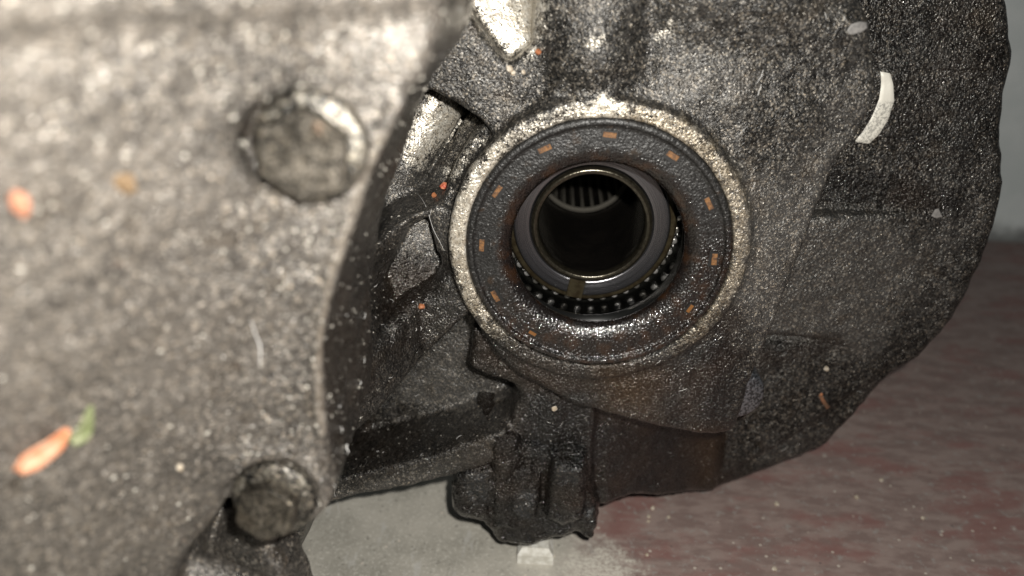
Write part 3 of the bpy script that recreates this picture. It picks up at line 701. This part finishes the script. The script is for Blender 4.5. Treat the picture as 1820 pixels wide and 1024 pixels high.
def scatter(name, count, boxes, rlo, rhi, mat, label, cat, seed, strand=False):
    rg = np.random.default_rng(seed); V = []; Fs = []; bx = np.array(boxes, float); wts = bx[:, 4]/bx[:, 4].sum()
    for _ in range(count):
        b = bx[rg.choice(len(bx), p=wts)]; px_, py_ = rg.uniform(b[0], b[2]), rg.uniform(b[1], b[3])
        h = TREE.ray_cast(Vector(CAM), Vector(ray(px_, py_)).normalized())
        if h[0] is None or math.hypot(h[0][0], h[0][2]) < 33: continue
        c = np.array(h[0]); nn = np.array(h[1]); nn = nn if nn@(CAM-c) > 0 else -nn
        t = rg.normal(size=3); t -= nn*(t@nn); t /= np.linalg.norm(t); u = np.cross(nn, t); o = len(V)
        r = rlo+(rhi-rlo)*rg.random()**2.5
        if strand:
            L = r*rg.uniform(12, 26); cu = rg.uniform(-.3, .3)*L; rr = .028+.02*rg.random()
            P_ = [c+nn*.15-t*L/2, c+nn*.4+u*cu*.4, c+nn*.2+t*L/2+u*cu]
            for p in P_: V += [p+u*rr, p-u*rr, p+nn*rr*1.5]
            for k in (0, 3): Fs += [(o+k, o+k+1, o+k+4, o+k+3), (o+k+1, o+k+2, o+k+5, o+k+4), (o+k+2, o+k, o+k+3, o+k+5)]
        else:
            s_ = rg.uniform(.6, 1.5, 4)
            V += [c+t*r*s_[0], c+u*r*s_[1], c-t*r*s_[2], c-u*r*s_[3], c+nn*r*.9]
            Fs += [(o, o+1, o+4), (o+1, o+2, o+4), (o+2, o+3, o+4), (o+3, o, o+4)]
    return obj(name, py_mesh(name, V, Fs, False), mat, None, label, cat, None, 'stuff')
scatter('dust_grit', 1900, [(560, 0, 1560, 900, 3), (590, 700, 900, 890, .5), (720, 500, 800, 600, .22), (600, 420, 720, 720, .2), (1180, 180, 1400, 600, .6), (1300, 0, 1800, 850, 1.2)], .05, .22, M_DUST, 'fine pale grit sprinkled over the black grime of the gearbox', 'grit', 5)
scatter('cover_grit', 700, [(0, 0, 800, 1024, 1), (380, 30, 760, 420, .7), (420, 400, 600, 900, .5)], .08, .40, M_DUST, 'pale dust grains sprinkled over the near end cover', 'grit', 6)
scatter('lint', 130, [(780, 0, 1780, 860, 1), (600, 500, 900, 880, .4)], .04, .14, M_FIB, 'short white lint hairs clinging to the dark casting', 'lint', 8, True)
# petal and leaf stuck on the near cover
def blade(name, pts, wd, mat, label, cat, lift=1.0):
    n_ = 14; L = np.array(pts, float); d = np.r_[0, np.cumsum(np.hypot(*np.diff(L, axis=0).T))]; t = np.linspace(0, d[-1], n_)
    P3 = []; NN = []
    for a, b in zip(np.interp(t, d, L[:, 0]), np.interp(t, d, L[:, 1])):
        h, nn = cast(a, b); P3.append(h+nn*lift); NN.append(nn)
    P3 = np.array(P3); V = []; Fs = []
    for i in range(n_):
        tn = P3[min(i+1, n_-1)]-P3[max(i-1, 0)]; tn /= np.linalg.norm(tn); sd = np.cross(tn, NN[i]); u = i/(n_-1)
        ww = np.interp(u, np.linspace(0, 1, len(wd)), wd)
        for k in (-1, -.5, 0, .5, 1): V.append(P3[i]+sd*ww*k+NN[i]*(.5*ww*(k*k)-.3*ww))
    for i in range(n_-1):
        for k in range(4): Fs.append((i*5+k, i*5+k+1, i*5+6+k, i*5+5+k))
    o = obj(name, py_mesh(name, V, Fs), mat, None, label, cat)
    md = o.modifiers.new('thick', 'SOLIDIFY'); md.thickness = .3*MM
    return o
M_PET = simple('orange_petal', (.42, .14, .055), .7, 0, .5, (.50, .29, .19), .1)
M_GRN = simple('green_leaf', (.10, .12, .045), .7, 0, .8, (.22, .23, .14), .1)
blade('petal', [(26, 832), (60, 805), (90, 785), (116, 756)], [.9, 1.9, 1.8, 1.4, .4], M_PET, 'blurred orange dried petal stuck on the near face of the end cover', 'petal')
blade('leaf', [(122, 780), (140, 768), (150, 745), (158, 716)], [.9, 1.3, .7, .15], M_GRN, 'small blurred green leaf tip beside the orange petal', 'leaf')

# ---- setting: floor and wall
n = NT('worn_red_floor_paint'); s3 = n.sep()
g1 = n.noise(.9, 4, .65); g2 = n.noise(.035, 4, .6); g3 = n.noise(.17, 5, .62, co=n.stretch((.55, 1.25, 1))); g4 = n.noise(.05, 5, .62, co=n.stretch((.6, 1.25, 1)))
con = n.mix(n.ramp(g2, .35, .65), (.31, .295, .255), (.47, .445, .39))
con = n.mix(n.ramp(n.noise(.7, 5, .75), .50, .66, 0, .8), con, (.60, .58, .52)); con = n.mix(n.ramp(n.noise(.5, 3, .6), .60, .72, 0, .6), con, (.08, .075, .065))
con = n.mix(n.ramp(n.noise(.12, 4, .7, co=n.stretch((2.2, .5, 1))), .60, .70, 0, .65), con, (.50, .49, .46))
red = n.mix(n.ramp(g3, .38, .62), (.215, .155, .139), (.30, .230, .206))
red = n.mix(n.ramp(g4, .48, .64, 0, .7), red, (.235, .112, .10))
red = n.mix(n.ramp(n.noise(.30, 5, .7), .56, .64, 0, .6), red, (.33, .315, .295))
red = n.mix(n.ramp(n.noise(.35, 3, .6), .68, .74, 0, .6), red, (.06, .05, .048))
red = n.mix(n.ramp(n.noise(.9, 3, .7), .68, .74, 0, .7), red, (.46, .42, .38))
mk = n.ramp(n.m('ADD', n.m('ADD', s3[0], n.m('MULTIPLY', s3[1], -.05)), n.m('MULTIPLY', n.m('SUBTRACT', g2, .5), 34)), -8.0, 12.0)
col = n.mix(mk, con, red)
vv = n.voro(.16, 'Distance'); col = n.mix(n.ramp(vv, .10, .06, 0, .8), col, (.62, .56, .48))
st = n.m('SQRT', n.m('ADD', n.m('POWER', n.m('SUBTRACT', s3[0], 6.0), 2.0), n.m('POWER', n.m('MULTIPLY', n.m('SUBTRACT', s3[1], 8.0), .8), 2.0)))
st = n.ramp(n.m('ADD', st, n.m('MULTIPLY', n.m('SUBTRACT', n.noise(.22, 5, .7), .5), 34)), 19.0, 8.0)
col = n.mix(n.m('MULTIPLY', st, n.ramp(n.noise(.9, 4, .7), .35, .6, .3, .9)), col, (.66, .63, .55))
n.fin(col, n.ramp(g1, .3, .7, .5, .75), 0, n.bump(g1, .12)); M_FLOOR = n.mat
V = []; Fs = []; nx = 40
xs = np.linspace(-1500, 1500, nx); ys = np.linspace(-600, 420, nx)
for a in xs:
    for b in ys: V.append((a, b, Y_FLOOR))
for i in range(nx-1):
    for j in range(nx-1): Fs.append((i*nx+j, (i+1)*nx+j, (i+1)*nx+j+1, i*nx+j+1))
obj('floor', py_mesh('floor', V, Fs), M_FLOOR, None, 'worn red-brown painted concrete floor, bare and grey at the left', None, None, 'structure')
n = NT('grey_wall_paint'); s3 = n.sep(); g1 = n.noise(.03, 4, .6); gf = n.noise(.6, 3, .6)
dirt = n.ramp(n.m('ADD', s3[2], n.m('MULTIPLY', n.m('SUBTRACT', n.noise(.07, 4, .65), .5), 22)), Y_FLOOR+16, Y_FLOOR+3)  # ragged darker band along the bottom of the wall
n.fin(n.mix(n.m('MULTIPLY', dirt, .8), n.mix(n.ramp(g1, .35, .65), (.82, .87, .86), (.72, .78, .77)), (.10, .10, .095)), .6, 0, n.bump(gf, .15)); M_WALL = n.mat  # dirt here is the darker band along the wall's foot
V = []; Fs = []
wy = lambda x: 326-.10*(x-300)
for x, z in ((-1500, Y_FLOOR-3), (1500, Y_FLOOR-3), (1500, 1800), (-1500, 1800)): V.append((x, wy(x), z))
for x, z in ((-1500, Y_FLOOR-3), (1500, Y_FLOOR-3), (1500, 1800), (-1500, 1800)): V.append((x, wy(x)+100, z))
Fs = [(0, 1, 2, 3), (7, 6, 5, 4), (1, 0, 4, 5), (2, 1, 5, 6), (3, 2, 6, 7), (0, 3, 7, 4)]
obj('wall', py_mesh('wall', V, Fs, False), M_WALL, None, 'plain pale grey garage wall with a darker foot', None, None, 'structure')

# white block the foot stands on, and grit on the floor
M_WHITE = simple('dirty_white_plastic', (.74, .73, .68), .6, 0, .35, (.52, .50, .44), .15)
a = unproj(948, 985, 14)
h0 = Y_FLOOR+.05
o = obj('block', box_mesh('block', (a[0]+.6, 20.5, Y_FLOOR+3.0), ((1, 0, 0), (0, 1, 0), (0, 0, 1)), (6.0, 4.5, 3.0), 1.2), M_WHITE, None, 'small dirty white block wedged under the foot of the gearbox', 'block')
BARE = [(1160, 905), (1153, 920), (1188, 921), (1152, 928), (1380, 898), (1522, 886), (1640, 923), (1566, 855), (1150, 988), (1376, 1013)]
for i, (a, b) in enumerate(BARE):
    d = ray(a, b); t = (Y_FLOOR-CAM[2])/d[2]; q = CAM+d*t
    V = []; Fs = []; rg = np.random.default_rng(i); r = .8*rg.uniform(.8, 1.3)
    for j in range(5):
        for k in range(7):
            th = math.pi*j/4; ph = 2*math.pi*k/7; rr = r*rg.uniform(.8, 1.15)
            V.append(q+np.array([math.sin(th)*math.cos(ph)*rr, math.sin(th)*math.sin(ph)*rr, math.cos(th)*rr*.7+r*.6]))
    for j in range(4):
        for k in range(7): Fs.append((j*7+k, (j+1)*7+k, (j+1)*7+(k+1) % 7, j*7+(k+1) % 7))
    obj('floor_grit', py_mesh('floor_grit', V, Fs, False), M_GRIT, None, ('uppermost', 'second', 'right-hand', 'lowest')[i]+' grain of the tight cluster of pale grit near the foot' if i < 4 else ('pale grain on the floor below the middle of the bell housing', 'pale grain on the red floor between the bell housing and the right edge', 'rightmost pale grain of grit on the red floor', 'pale grain on the floor just under the bell housing rim at right', 'pale grain near the bottom edge of the photo right of the foot', 'lowest pale grain on the red floor, at the bottom edge')[i-4], 'grit', 'grains of grit on the floor')
